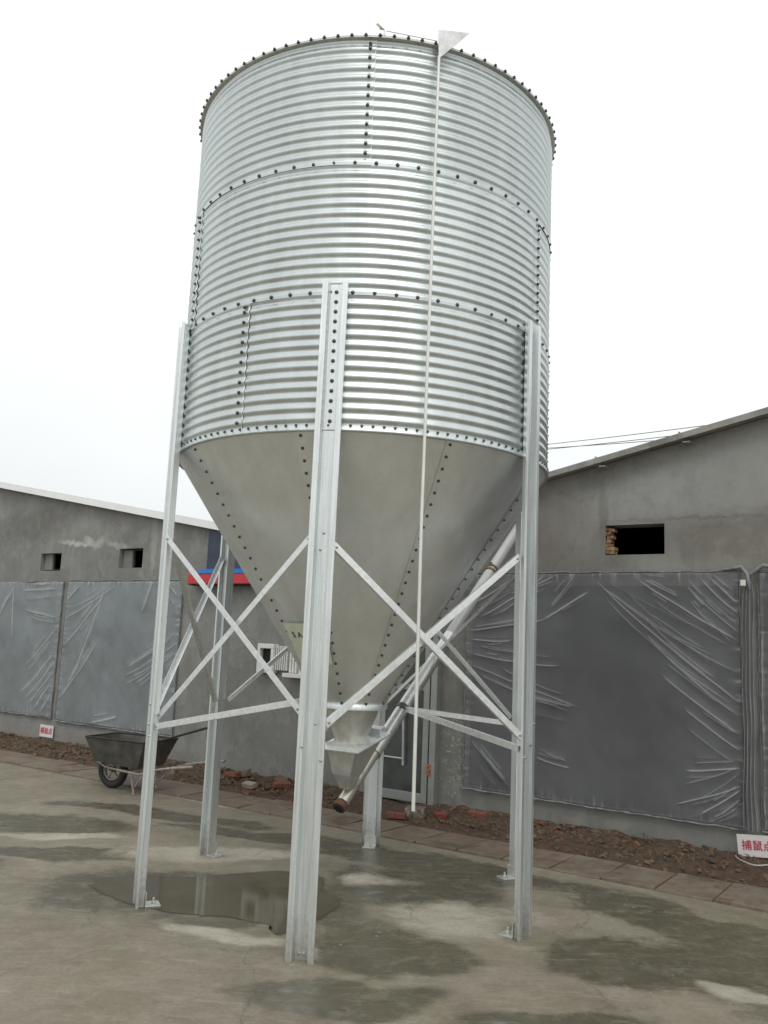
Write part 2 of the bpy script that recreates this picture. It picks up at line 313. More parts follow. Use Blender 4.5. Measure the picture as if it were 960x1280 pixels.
# ------------------------------------------------------------------ mesh helpers
class MB:
    def __init__(s): s.v = []; s.f = []
    def add(s, vs, fs):
        k = len(s.v); s.v += [tuple(v) for v in vs]; s.f += [tuple(i+k for i in f) for f in fs]
    def box(s, c, d, rot=None):
        c = Vector(c); hx, hy, hz = d[0]/2, d[1]/2, d[2]/2
        vs = [Vector((x,y,z)) for x in (-hx,hx) for y in (-hy,hy) for z in (-hz,hz)]
        if rot is not None: vs = [rot @ v for v in vs]
        s.add([v+c for v in vs], [(0,1,3,2),(4,6,7,5),(0,4,5,1),(2,3,7,6),(0,2,6,4),(1,5,7,3)]); return s
    def tube(s, pts, r, n=10, caps=True, hollow=False):
        pts = [Vector(p) for p in pts]; rs = r if isinstance(r, (list, tuple)) else [r]*len(pts)
        rings = []; ref = None
        for i, p in enumerate(pts):
            d = (pts[min(i+1, len(pts)-1)] - pts[max(i-1, 0)]).normalized()
            if ref is None:
                ref = d.orthogonal().normalized()
            a = (ref - d*ref.dot(d)).normalized(); ref = a; b = d.cross(a)
            rings.append([p + (a*math.cos(t) + b*math.sin(t))*rs[i] for t in [2*PI*k/n for k in range(n)]])
        vs = [v for q in rings for v in q]; fs = []
        for i in range(len(pts)-1):
            for k in range(n): k2 = (k+1) % n; fs.append((i*n+k, i*n+k2, (i+1)*n+k2, (i+1)*n+k))
        if caps: fs.append(tuple(range(n-1, -1, -1))); fs.append(tuple(range((len(pts)-1)*n, len(pts)*n)))
        s.add(vs, fs); return s
    def lathe(s, prof, n=48, a0=0, a1=2*PI):
        full = abs(a1-a0-2*PI) < 1e-6; m = n if full else n+1; vs = []; fs = []
        for (r, z) in prof:
            for k in range(m): t = a0+(a1-a0)*k/n; vs.append((r*math.cos(t), r*math.sin(t), z))
        for i in range(len(prof)-1):
            for k in range(n):
                k2 = (k+1) % m; fs.append((i*m+k, i*m+k2, (i+1)*m+k2, (i+1)*m+k))
        s.add(vs, fs); return s
    def extrude(s, poly, p0, p1, ax, ay):
        """closed 2D outline swept from p0 to p1; ax, ay span the section"""
        p0, p1, ax, ay = map(Vector, (p0, p1, ax, ay)); n = len(poly)
        vs = [p0+ax*x+ay*y for x, y in poly] + [p1+ax*x+ay*y for x, y in poly]
        fs = [(i, (i+1) % n, n+(i+1) % n, n+i) for i in range(n)] + [tuple(range(n-1,-1,-1)), tuple(range(n, 2*n))]
        s.add(vs, fs); return s
    def build(s, name, mat, parent=None, loc=None, rotz=0, smooth=None, bevel=0, solid=0):
        me = bpy.data.meshes.new(name); me.from_pydata(s.v, [], s.f); me.update()
        me.materials.append(M[mat] if isinstance(mat, str) else mat)
        if smooth is not None:
            me.polygons.foreach_set('use_smooth', [True]*len(me.polygons)); me.set_sharp_from_angle(angle=rad(smooth))
        o = bpy.data.objects.new(name, me); C.objects.link(o)
        if parent: o.parent = parent
        if loc is not None: o.location = loc
        if rotz: o.rotation_euler = (0, 0, rotz)
        if bevel:
            bm = o.modifiers.new('bevel', 'BEVEL'); bm.width = bevel; bm.segments = 2; bm.limit_method = 'ANGLE'
        if solid:
            sm = o.modifiers.new('solid', 'SOLIDIFY'); sm.thickness = solid; sm.offset = 0
        return o
def ribbon(pts, th):
    """outline of an open polyline with thickness"""
    pts = [Vector(p) for p in pts]; Ls, Rs = [], []
    for i, p in enumerate(pts):
        ds = []
        if i > 0: ds.append((pts[i]-pts[i-1]).normalized())
        if i < len(pts)-1: ds.append((pts[i+1]-pts[i]).normalized())
        ns = [Vector((-d.y, d.x)) for d in ds]; n = sum(ns, Vector((0,0))).normalized(); k = th/2/max(.35, n.dot(ns[0]))
        Ls.append(p+n*k); Rs.append(p-n*k)
    return [tuple(p) for p in Ls] + [tuple(p) for p in reversed(Rs)]
def tag(o, label=None, cat=None, group=None, kind=None):
    if label: o['label'] = label
    if cat: o['category'] = cat
    if group: o['group'] = group
    if kind: o['kind'] = kind
    return o
def thing(name, label, cat, loc=(0,0,0), rotz=0, group=None):
    o = bpy.data.objects.new(name, None); C.objects.link(o); o.location = loc; o.rotation_euler = (0,0,rotz); o.empty_display_size = .2
    return tag(o, label, cat, group)
def text_part(txt, size, mat, parent, loc, rot, name='lettering', bold=.0, depth=.0015):
    cu = bpy.data.curves.new(name, 'FONT'); cu.body = txt; cu.size = size; cu.align_x = 'CENTER'; cu.align_y = 'CENTER'; cu.extrude = depth; cu.offset = bold
    t = bpy.data.objects.new('tmp_text', cu); C.objects.link(t)
    bpy.context.view_layer.update()
    me = bpy.data.meshes.new_from_object(t.evaluated_get(bpy.context.evaluated_depsgraph_get()))
    bpy.data.objects.remove(t); me.name = name; me.materials.clear(); me.materials.append(M[mat])
    o = bpy.data.objects.new(name, me); C.objects.link(o); o.parent = parent; o.location = loc; o.rotation_euler = rot
    return o

# wall frame: x = s along the shed fronts, y = into the wall, z up
NN = Vector((.5762118, .8173004, 0)); TT = Vector((.8173004, -.5762118, 0)); D0 = 3.1436
WR = math.atan2(TT.y, TT.x)
def WP(s, y, z): return NN*(D0+y) + TT*s + Vector((0,0,z))

# ------------------------------------------------------------------ ground
g = MB(); R_ = 400; n_ = 40
g.add([(-R_,-R_,0),(R_,-R_,0),(R_,R_,0),(-R_,R_,0)], [(0,1,2,3)])
tag(g.build('ground', 'concrete'), kind='structure')

# puddle
pp = [(-1.81,.01),(-1.6,.15),(-1.35,.20),(-1.1,.21),(-.79,.36),(-.44,.47),(-.15,.33),(-.12,.04),(.02,-.25),(-.08,-.62),(-.33,-1.02),(-.42,-.86),(-.6,-.74),(-.93,-.69),(-1.2,-.62),(-1.42,-.50),(-1.66,-.3)]
dense = []
nP = len(pp)
for i in range(nP):
    a, b_, c_, d_ = [Vector((*pp[(i+j) % nP], 0)) for j in (-1,0,1,2)]
    for k in range(8):
        t = k/8
        q = .5*((2*b_)+(c_-a)*t+(2*a-5*b_+4*c_-d_)*t*t+(3*b_-a-3*c_+d_)*t**3)
        nz = mnoise.noise(q*6)*.030 + mnoise.noise(q*21)*.014
        q = q + Vector((nz, nz*.6, 0)); dense.append((q.x, q.y, .003))
pu = MB(); cx_ = sum(v[0] for v in dense)/len(dense); cy_ = sum(v[1] for v in dense)/len(dense)
nd = len(dense)
pu.v = list(dense) + [(v[0]+(cx_+.15-v[0])*.10, v[1]+(cy_-v[1])*.10, .003) for v in dense]
pu.f = [(i, (i+1) % nd, nd+(i+1) % nd, nd+i) for i in range(nd)] + [tuple(range(nd, 2*nd))]
po = pu.build('puddle', 'water'); tag(po, kind='structure')
pa = po.data.attributes.new('depth', 'FLOAT', 'POINT'); pa.data.foreach_set('value', [0.0]*nd + [1.0]*nd)

# paving slabs along the sheds
sl = MB(); s_ = -14.0
while s_ < 9:
    wd = .425
    jx = random.uniform(-.006,.006); tz = random.uniform(-.014,-.002)
    rot = Matrix.Rotation(random.uniform(-.02,.02), 3, 'X') @ Matrix.Rotation(random.uniform(-.015,.015), 3, 'Z')
    sl.box((s_+wd/2, -1.255+jx, .004+tz), (wd-.016, .59, .05), rot)
    s_ += wd
sl_o = sl.build('pavement', 'slab', None, WP(0,0,0), WR, bevel=.005); tag(sl_o, kind='structure')
# soil strip between slabs and wall
so_ = MB(); nx, ny = 700, 26; vs = []; fs = []
for i in range(nx+1):
    s = -14 + 23*i/nx
    for j in range(ny+1):
        y = -.975 + .985*j/ny + (mnoise.noise(Vector((s*2.3, 3, 0)))*.05 if j == 0 else 0)
        p = Vector((s*2.2, y*2.2, 1.3)); q = j/ny
        h = .012 + .045*q + .038*mnoise.fractal(p*1.7, 1, 2, 5)*min(1, q*5)
        door = max(0, 1-abs(s+1.5)/.5)
        h = h*(1-door*.85)
        vs.append((s, y, max(h, -.01) if j else -.005))
for i in range(nx):
    for j in range(ny): a = i*(ny+1)+j; fs.append((a, a+ny+1, a+ny+2, a+1))
so_.add(vs, fs); tag(so_.build('soil_strip', 'soil', None, WP(0,0,0), WR, smooth=60), kind='structure')
# rubble, one uncountable mass
rb = MB()
def chunk(mb, c, d, rot, jit=.25):
    k = len(mb.v); mb.box(c, d, rot)
    for i in range(k, len(mb.v)):
        v = Vector(mb.v[i]); o = (v-Vector(c)); mb.v[i] = tuple(Vector(c)+o*random.uniform(1-jit, 1+jit*.4))
def rrot(): return Matrix.Rotation(random.uniform(0,6.28),3,'Z') @ Matrix.Rotation(random.uniform(-.6,.6),3,'X') @ Matrix.Rotation(random.uniform(-.6,.6),3,'Y')
for i in range(9000):
    s = random.uniform(-12, 8); q = random.random()**.8; y = -.95+.93*q
    if abs(s+1.5) < .42 and random.random() < .85: continue
    dens = .5+.5*mnoise.noise(Vector((s*1.1, 0, 5)))
    if random.random() > dens+.15: continue
    z = .016+.045*q; big = -4.6 < s < -2.6 and random.random() < .10; sz = random.choice((.006,.008,.011,.014,.02,.032)) * (3.2 if big else 1)
    chunk(rb, (s, y, z+sz*.1), (sz*random.uniform(.8,2.0), sz*random.uniform(.8,1.4), sz*random.uniform(.5,1)), rrot(), .35)
tag(rb.build('rubble', 'clod', None, WP(0,0,0), WR), kind='stuff', label='small brick rubble and clods of earth strewn along the shed walls', cat='rubble')
gr = MB()
for i in range(3800):
    s = random.uniform(-10, 6); y = random.uniform(-.93, -.03)
    if mnoise.noise(Vector((s*1.6, y*2, 9))) < .02 or abs(s+1.5) < .5: continue
    z = .012+.045*((y+.95)/.95); h = random.uniform(.015,.06); a = random.uniform(0,6.28); l = random.uniform(.3,1.6)
    dx, dy = math.cos(a), math.sin(a); wdt = .0022
    gr.add([(s-dy*wdt,y+dx*wdt,z),(s+dy*wdt,y-dx*wdt,z),(s+dx*h*l*.5+dy*wdt*.6,y+dy*h*l*.5-dx*wdt*.6,z+h*.7),(s+dx*h*l,y+dy*h*l,z+h*.75)], [(0,1,2),(0,2,3)])
tag(gr.build('dry_grass', 'drygrass', None, WP(0,0,0), WR), kind='stuff', label='thin dry weeds and straw growing on the soil strip', cat='grass')

# ------------------------------------------------------------------ sheds
def gable(root, s0, s1, ridge, zr, slope, holes, mat, trim, trimw, sheet, over):
    """front wall with real openings, side and back walls, roof sheets with an edge trim"""
    off = 2.96; TH = .24; DP = 14
    top = lambda s: zr - slope*abs(s-ridge)
    xs = sorted(set([s0, s1, ridge] + [h[0] for h in holes] + [h[1] for h in holes]))
    mb = MB()
    for a, b in zip(xs, xs[1:]):
        cuts = sorted([(h[2], h[3]) for h in holes if h[0] <= a+1e-6 and h[1] >= b-1e-6]); z = -.3
        segs = []
        for lo, hi in cuts: segs.append((z, z, lo, lo)); z = hi
        segs.append((z, z, top(b), top(a)))
        for (za, zb, zc, zd) in segs:
            for y in (0, TH):
                q = [(a+off,y,za),(b+off,y,zb),(b+off,y,zc),(a+off,y,zd)]
                mb.add(q if y == 0 else q[::-1], [(0,1,2,3)])
    for (a,b,lo,hi) in holes:
        A, B = a+off, b+off
        mb.add([(A,0,lo),(A,TH,lo),(A,TH,hi),(A,0,hi)], [(0,1,2,3)]); mb.add([(B,0,lo),(B,TH,lo),(B,TH,hi),(B,0,hi)], [(3,2,1,0)])
        mb.add([(A,0,lo),(B,0,lo),(B,TH,lo),(A,TH,lo)], [(0,1,2,3)]); mb.add([(A,0,hi),(B,0,hi),(B,TH,hi),(A,TH,hi)], [(3,2,1,0)])
    for sx_ in (s0+.003, s1-.003):
        mb.add([(sx_+off,0,-.3),(sx_+off,DP,-.3),(sx_+off,DP,top(sx_)),(sx_+off,0,top(sx_))], [(0,1,2,3)])
    mb.add([(s0+off,DP,-.3),(s1+off,DP,-.3),(s1+off,DP,top(s1)),(ridge+off,DP,zr),(s0+off,DP,top(s0))], [(0,1,2,3,4)])
    mb.build('wall', mat, root)
    # roof sheets
    rf = MB()
    for e, sg in ((s0, -1), (s1, 1)):
        if abs(e-ridge) < .1: continue
        e2 = e
        p = [(ridge+off, zr+.006), (e2+off, top(e2)+.006), (e2+off, top(e2)+.05), (ridge+off, zr+.05)]
        rf.add([(x,-over,z) for x,z in p] + [(x,DP+.2,z) for x,z in p], [(0,1,2,3),(7,6,5,4),(0,4,5,1),(3,2,6,7),(1,5,6,2)])
    rfo = rf.build('roof', sheet, root)
    tr = MB()
    for e in (s0, s1):
        if abs(e-ridge) < .1: continue
        p = [(ridge+off, zr-.004), (e+off, top(e)-.004), (e+off, top(e)+trimw), (ridge+off, zr+trimw)]
        tr.add([(x,-over-.014,z) for x,z in p] + [(x,-over-.002,z) for x,z in p], [(0,1,2,3),(7,6,5,4),(0,4,5,1),(3,2,6,7),(1,5,6,2),(0,3,7,4)])
    tr.build('edge_trim', trim, rfo)
    return top
rootL = thing('shed', 'long grey cement shed on the left with white roof edge and two small square vents', 'shed', WP(-2.96,0,0), WR)
topL = gable(rootL, -20, -2.96, -11.5, 3.2+.176*6.66, .176, [(-8.62,-8.09,2.65,2.93),(-6.69,-6.17,2.67,2.96)], 'render_left', 'whitetrim', .10, 'roofsheet', .10)
rootR = thing('shed', 'grey cement shed on the right with brown roof edge and one broad dark vent hole', 'shed', WP(-2.96,0,0), WR)
topR = gable(rootR, -2.955, 16, 6.6, 3.52+.207*6.41, .207, [(.77,1.36,2.71,3.01)], 'render_right', 'roofedge', .055, 'roofedge', .13)
# vent fittings: inner board of the left vents (lit reveal and dark pane), broken brick edge of the right hole
for a in (-8.62, -6.69):
    v = MB(); v.box((a+.11+2.96,.085,2.805),(.20,.03,.272)); v.build('vent_board', 'render_left', rootL)
    v = MB()
    for dx, dz, sx2, sz2 in ((.375,.135,.28,.02),(.375,-.128,.28,.02),(.235,0,.02,.25),(.515,0,.02,.25)): v.box((a+dx+2.96,.10,2.805+dz),(sx2,.02,sz2))
    v.build('vent_frame', 'dark', rootL)
bk = MB()
for i in range(7):
    bk.box((.79+.03*random.random()+2.96, .05+.02*random.random(), 2.735+i*.039), (.05+.06*random.random(),.10,.028+.012*random.random()), Matrix.Rotation(random.uniform(-.3,.3),3,'Y'))
bk.build('exposed_brick', plain('pale_brick', (.22,.12,.07), .85, 0, .4, 14, .8, (.40,.31,.15), (.52,.60)), rootR, bevel=.004)
# roof edge joint clips
for s in (.72, 1.55):
    z = 3.52+.207*(s-.19); c = MB(); c.box((s+2.96,-.152,z+.03),(.016,.014,.07)); c.box((s+2.985+.03,-.075,z-.03),(.07,.10,.012))
    c.build('roof_clip', 'roofedge', rootR)
# blue panel on the valley end
bp = MB(); bp.add([(-4.83,-.012,2.50),(-4.05,-.012,2.50),(-4.05,-.012,3.05),(-4.83,-.012,3.19)], [(0,1,2,3)]); 
bp.v = [(x+2.96,y,z) for x,y,z in bp.v]; bp.build('blue_wall_panel', 'darkblue', rootL, solid=.012)
# thin pipe down the left wall
pv = MB(); pv.tube([(-4.44,-.03,.3),(-4.46,-.032,1.3),(-4.5,-.03,2.36)], .014, 8)
o = pv.build('drain_pipe', 'plate', None, WP(0,0,0), WR, smooth=40); tag(o, 'thin pale pipe running down the grey wall under the red and blue awning', 'pipe')

# door
dr = MB(); 
dr.box((-1.44+2.96,-.015,.93),(.02,.02,.02))
door = MB(); zb = .04; zt = 1.78; a, b = -1.86, -1.19
for (x0,x1,z0,z1) in ((a,a+.055,zb,zt),(b-.075,b,zb,zt),(a+.055,b-.075,zb,zb+.10),(a+.055,b-.075,zt-.07,zt),(a+.055,b-.075,1.24,1.30)):
    door.box(((x0+x1)/2+2.96,-.04,(z0+z1)/2),(x1-x0,.045,z1-z0))
dpart = door.build('door', 'doorframe', rootR, bevel=.004)
q = MB(); q.box(((a+b)/2+2.96,-.036,(zb+zt)/2),(b-a-.10,.012,zt-zb-.1)); q.build('glass_panel', 'glass', dpart)
q = MB(); q.tube([(-1.51+2.96,-.085,1.02),(-1.49+2.96,-.085,.42)], .014, 8); q.tube([(-1.84+2.96,-.075,.49),(-1.49+2.96,-.085,.49)], .012, 8); q.tube([(-1.84+2.96,-.075,.46),(-1.84+2.96,-.05,.52)], .014, 8); q.build('handle', 'plate', dpart, smooth=40)
q = MB(); q.box((-1.12+2.96,-.045,.925),(.075,.09,1.80)); q.box((-1.172+2.96,-.03,.925),(.022,.05,1.78)); q.box((-1.90+2.96,-.045,.925),(.06,.09,1.80)); q.box((-1.51+2.96,-.045,1.86),(.84,.09,.07))
q.build('door_frame', 'doorframe', rootR, bevel=.004)
q = MB()
for z in (.36,.40,.45): q.box((-1.155+2.96,-.098,z),(.04,.016,.034), Matrix.Rotation(random.uniform(-.3,.3),3,'Y'))
q.build('hinge', 'hinge', rootR, bevel=.003)

# awning
aw = thing('awning', 'small red and blue sheet metal awning on the grey wall behind the silo', 'awning', WP(-4.35,0,2.4), WR)
q = MB(); q.box((.05,-.17,.085),(1.42,.03,.13)); q.box((-.655,-.085,.085),(.012,.14,.13)); q.build('fascia', 'red', aw, bevel=.006)
q = MB(); q.add([(-.56,-.19,.155),(.76,-.19,.155),(.76,-.003,.235),(-.56,-.003,.235)], [(0,1,2,3)]); q.build('roof_sheet', 'blue', aw, solid=.012)
q = MB(); q.box((.05,-.09,.008),(1.40,.15,.012)); q.build('soffit', 'dark', aw)  # near-black sheet: the shadow under the awning put in as colour

# white wall fixture behind the silo
fx = thing('wall_fixture', 'white plastic box with ribbed side and ledge fixed to the grey wall behind the silo', 'wall box', WP(-3.72,0,1.25), WR)
q = MB()
for (x0,x1,z0,z1) in ((0,.045,.06,.42),(.045,.27,.36,.42),(.045,.27,.06,.16),(.225,.27,.16,.36)): q.box(((x0+x1)/2,-.06,(z0+z1)/2),(x1-x0,.11,z1-z0))
q.build('box', 'white', fx, bevel=.008)
q = MB(); q.box((.135,-.03,.26),(.18,.04,.2)); q.build('recess', 'dark', fx)  # solid near-black block painting the shade inside the box opening
q = MB()
for i in range(6): q.box((.29+i*.034,-.045,.25),(.016,.07,.30))
q.build('ribbed_grille', 'white', fx, bevel=.003)
q = MB()
for i, h in enumerate((.34,.26,.2)): q.box((.52+i*.045,-.045,.08+h/2),(.03,.06,h))
q.box((.62,-.07,.05),(.34,.13,.05)); q.tube([(.70,-.07,.07),(.72,-.07,.15)], .035, 10); q.build('ledge', 'white', fx, bevel=.004)

# ------------------------------------------------------------------ plastic sheets
def film(label, s0, s1, z0, z1, creases, mat, back, group, dens=.0075, seed=0, skew=0):
    root = thing('plastic_sheet', label, 'plastic sheet', WP(s0, 0, z0), WR, group)
    creases = list(creases); rnd = random.Random(seed+50)
    for a, b in list(creases):
        for _ in range(3):      # finer companion folds fanning out beside each strong one
            da = rnd.uniform(-.16,.16); db = da+rnd.uniform(-.025,.025); t0, t1 = rnd.uniform(0,.4), rnd.uniform(.6,1)
            A_ = (a[0]+(b[0]-a[0])*t0, a[1]+(b[1]-a[1])*t0+da); B_ = (a[0]+(b[0]-a[0])*t1, a[1]+(b[1]-a[1])*t1+db)
            A_ = (min(max(A_[0], s0+.03), s1-.03), min(max(A_[1], z0+.03), z1-.03)); B_ = (min(max(B_[0], s0+.03), s1-.03), min(max(B_[1], z0+.03), z1-.03))
            creases.append((A_, B_))
    nx = int((s1-s0)/dens); nz = int((z1-z0)/dens); vs = []; fold = []; fs = []
    n0 = len(creases)//4; fold_c = [((a[0]-s0, a[1]-z0), (b[0]-s0, b[1]-z0), (random.uniform(.7,1.15) if q_ < n0 else random.uniform(.3,.8)), (random.uniform(.0055,.0075) if q_ < n0 else .0048)) for q_, (a, b) in enumerate(creases)]
    W_, H_ = s1-s0, z1-z0
    import numpy as np
    gx_, gz_ = np.meshgrid(np.linspace(0, W_, nx+1), np.linspace(0, H_, nz+1), indexing='ij')
    F_ = np.zeros_like(gx_); B_l = np.zeros_like(gx_)
    for (ax, az), (bx, bz), amp, wd in fold_c:
        dx, dz = bx-ax, bz-az; L2 = dx*dx+dz*dz; Ln = math.sqrt(L2)
        if Ln < .08: continue
        t = ((gx_-ax)*dx+(gz_-az)*dz)/L2; tt = np.clip(t, 0, 1)
        bow = rnd.uniform(.0, .45)*.07*Ln*4*tt*(1-tt)*(1 if dx > 0 else -1)
        d = ((gx_-ax)*(-dz)+(gz_-az)*dx)/Ln + bow + .003*np.sin(tt*Ln*rnd.uniform(6,14)+rnd.uniform(0,6))
        fall = np.clip((t+.03)/.12, 0, 1)*np.clip((1.03-t)/.12, 0, 1)
        F_ = np.maximum(F_, np.exp(-(d/(wd*(.55+.45*fall)))**2)*amp*fall**.7)
        B_l += np.exp(-(d/.04)**2)*.0022*fall
    for i in range(nx+1):
        for j in range(nz+1):
            x = W_*i/nx; z = H_*j/nz
            e = min(x, W_-x, z, H_-z)
            ex = .012*mnoise.noise(Vector((z*5, 2, seed))) if i in (0, nx) else 0
            ez = .010*mnoise.noise(Vector((x*5, 7, seed))) if j in (0, nz) else 0
            h = .035 + .016*mnoise.noise(Vector((x*1.6, z*.9, seed))) + .005*mnoise.noise(Vector((x*5+z*2, z*3, seed+4))) + float(B_l[i, j])
            f = float(F_[i, j]); h += .0065*f
            # gathers close to the battens
            gx = math.exp(-min(x, W_-x)/.07); gz = math.exp(-min(z, H_-z)/.08)
            h += .010*gx*mnoise.noise(Vector((z*16, x*2, seed)))+.010*gz*mnoise.noise(Vector((x*16, z*2, seed+2)))
            f = max(f, .7*gx*max(0, mnoise.noise(Vector((z*26, x*3, seed))))*2, .7*gz*max(0, mnoise.noise(Vector((x*26, z*3, seed))))*2)
            if e < .012: h = .02
            vs.append((x+ex+skew*z, -h, z+ez)); fold.append(min(1, f))
    for i in range(nx):
        for j in range(nz): a = i*(nz+1)+j; fs.append((a, a+nz+1, a+nz+2, a+1))
    mb = MB(); mb.add(vs, fs); o = mb.build('film', mat, root, smooth=80)
    at = o.data.attributes.new('fold', 'FLOAT', 'POINT'); at.data.foreach_set('value', fold)
    ed = MB()
    def strip(pts, r):
        P_ = []
        n = 60
        for k in range(n+1):
            t = k/n; p = Vector(pts[0]).lerp(Vector(pts[1]), t)
            P_.append(p + Vector((mnoise.noise(p*7+Vector((0,0,seed)))*.012, 0, mnoise.noise(p*6+Vector((5,0,seed)))*.012)))
        ed.tube(P_, [r*(1+.5*mnoise.noise(p*15)) for p in P_], 6)
    strip([(0,-.03,H_),(W_,-.03,H_)], .009); strip([(0,-.03,0),(W_,-.03,0)], .010)
    strip([(0,-.03,0),(skew*H_,-.03,H_)], .006); strip([(W_,-.03,0),(W_+skew*H_,-.03,H_)], .007)
    ed.build('rolled_edge', 'film_edge', root, smooth=60)
    if back:
        bk = MB(); bx0, bx1, bz0, bz1 = back[:4]; bk.box(((bx0+bx1)/2-s0,-.008,(bz0+bz1)/2-z0),(bx1-bx0,.014,bz1-bz0)); bk.build('backing_board', back[4], root)  # flat board in place of the window recess behind the film
    return root
CR = [((0.73, 2.43), (2.04, 1.35)), ((0.73, 2.43), (2.04, 1.61)), ((1.13, 2.46), (2.02, 1.91)), ((1.2, 1.94), (2.03, 1.23)), ((1.35, 1.57), (2.03, 1.08)), ((1.57, 1.25), (2.03, 0.94)), ((1.61, 2.39), (2.05, 1.97)), ((1.73, 2.46), (2.05, 2.15)), ((1.82, 2.46), (2.05, 2.24)), ((1.47, 0.4), (2.02, 0.62)), ((1.56, 0.71), (2.02, 0.78)), ((1.68, 0.34), (2.02, 0.59)), ((1.79, 0.33), (2.02, 0.51)), ((-0.69, 1.92), (0.16, 2.05)), ((0.16, 2.05), (0.63, 2.34)), ((-0.68, 1.82), (-0.21, 1.82)), ((-0.68, 1.67), (0.35, 1.59)), ((-0.68, 1.55), (0.53, 1.2)), ((0.03, 1.26), (0.46, 1.2)), ((-0.57, 0.7), (-0.25, 0.4)), ((-0.67, 0.76), (-0.21, 0.34)), ((0.08, 0.67), (0.43, 0.6)), ((0.48, 2.5), (0.24, 2.19)), ((0.27, 2.5), (-0.22, 2.32)), ((-0.22, 2.47), (-0.67, 2.21)), ((0.16, 2.5), (-0.57, 2.07)), ((1.61, 2.39), (1.76, 2.21)), ((1.2, 2.46), (1.51, 2.3))]
CL1 = [((-8.94, 2.33), (-8.07, 2.36)), ((-8.88, 2.02), (-8.0, 1.91)), ((-8.0, 1.74), (-8.69, 1.15)), ((-8.01, 1.36), (-8.76, 0.72)), ((-7.99, 1.23), (-8.6, 0.65)), ((-8.0, 1.06), (-8.52, 0.57)), ((-8.01, 0.9), (-8.36, 0.49)), ((-9.21, 2.38), (-9.59, 1.88)), ((-9.21, 2.38), (-9.13, 1.53)), ((-7.98, 0.73), (-8.21, 0.44))]
CL2 = [((-6.92, 2.26), (-7.76, 1.49)), ((-6.72, 2.38), (-7.76, 1.91)), ((-6.93, 2.34), (-7.65, 0.79)), ((-6.98, 1.56), (-7.77, 0.7)), ((-7.5, 2.42), (-7.8, 2.17)), ((-5.88, 2.46), (-6.06, 2.02)), ((-5.35, 1.73), (-6.26, 1.24)), ((-5.28, 1.62), (-6.3, 1.12)), ((-5.32, 1.47), (-6.05, 1.02)), ((-5.3, 1.29), (-5.7, 0.93)), ((-5.28, 1.14), (-5.53, 0.97)), ((-6.4, 0.53), (-6.94, 0.41)), ((-5.35, 2.27), (-5.6, 2.5))]
gp = 'plastic sheets over the shed windows'
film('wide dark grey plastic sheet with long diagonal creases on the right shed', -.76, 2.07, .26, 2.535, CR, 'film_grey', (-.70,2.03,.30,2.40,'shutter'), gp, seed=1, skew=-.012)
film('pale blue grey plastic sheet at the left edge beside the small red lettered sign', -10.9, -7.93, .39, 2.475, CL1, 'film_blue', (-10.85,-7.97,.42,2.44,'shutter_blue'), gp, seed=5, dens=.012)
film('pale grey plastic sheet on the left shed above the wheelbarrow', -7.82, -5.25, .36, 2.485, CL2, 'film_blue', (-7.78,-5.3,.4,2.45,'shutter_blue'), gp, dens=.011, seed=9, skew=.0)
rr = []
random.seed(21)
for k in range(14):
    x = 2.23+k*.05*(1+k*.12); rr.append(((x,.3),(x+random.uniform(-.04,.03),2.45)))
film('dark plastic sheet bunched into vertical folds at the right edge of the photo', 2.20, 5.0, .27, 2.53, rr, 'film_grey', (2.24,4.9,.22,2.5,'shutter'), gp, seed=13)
# bunched film between the two right sheets
q = MB()
def wavy(s, z0, z1, r0, r1, y, amp, sd):
    P_ = []; R2 = []
    for k in range(50):
        t = k/49; z = z0+(z1-z0)*t; P_.append((s(t)+amp*mnoise.noise(Vector((z*3, sd, 0))), y, z)); R2.append(max(.004, (r0+(r1-r0)*t)*(1+.5*mnoise.noise(Vector((z*7, sd, 3))))))
    return P_, R2
vs = []; fs = []; gfold = []; nzg, nxg = 220, 46
for j_ in range(nzg+1):
    z = .27+2.25*j_/nzg; wdt = .13+.035*mnoise.noise(Vector((z*1.7, 4, 0)))+.05*max(0, .7-z); cx0 = 2.135-.012*(2.5-z)+.012*mnoise.noise(Vector((z*2.2, 1, 0)))
    pin = 1-.45*math.exp(-((z-2.42)/.08)**2)
    for i_ in range(nxg+1):
        u = i_/nxg-.5; k_ = math.sin(u*26+3*mnoise.noise(Vector((z*.9, 2, 0)))+1.2*mnoise.noise(Vector((u*6, z*3, 1))))
        vs.append((cx0+u*wdt*pin, -.055-.016*k_-.012*mnoise.noise(Vector((u*5, z*4, 3)))-.018*(1-4*u*u), z+(.02*mnoise.noise(Vector((u*9, 1, 1))) if j_ == 0 else 0))); gfold.append(max(0, k_)**6*.6)
for j_ in range(nzg):
    for i_ in range(nxg): a = j_*(nxg+1)+i_; fs.append((a, a+1, a+nxg+2, a+nxg+1))
gf = MB(); gf.add(vs, fs)
q.tube([(1.9,-.03,2.545),(2.07,-.06,2.57),(2.12,-.075,2.50),(2.14,-.07,2.36)], [.012,.02,.025,.012], 8)
q.tube([(2.55,-.03,2.56),(2.25,-.06,2.58),(2.15,-.07,2.50)], [.014,.022,.02], 8)
o = gf.build('gathered_film', 'film_grey', None, WP(0,0,0), WR, smooth=80); at_ = o.data.attributes.new('fold', 'FLOAT', 'POINT'); at_.data.foreach_set('value', gfold); q.build('tied_top', 'film_edge', o, smooth=70); tag(o, 'crumpled plastic film gathered between the two right hand sheets above the red lettered sign', 'plastic film')
q = MB(); q.box((0,0,0),(.045,.02,.055)); o = q.build('cable_clip', 'white', None, WP(2.09,-.10,2.42), WR, bevel=.004); tag(o, 'small white clip holding the film at the top right corner of the wide sheet', 'clip')

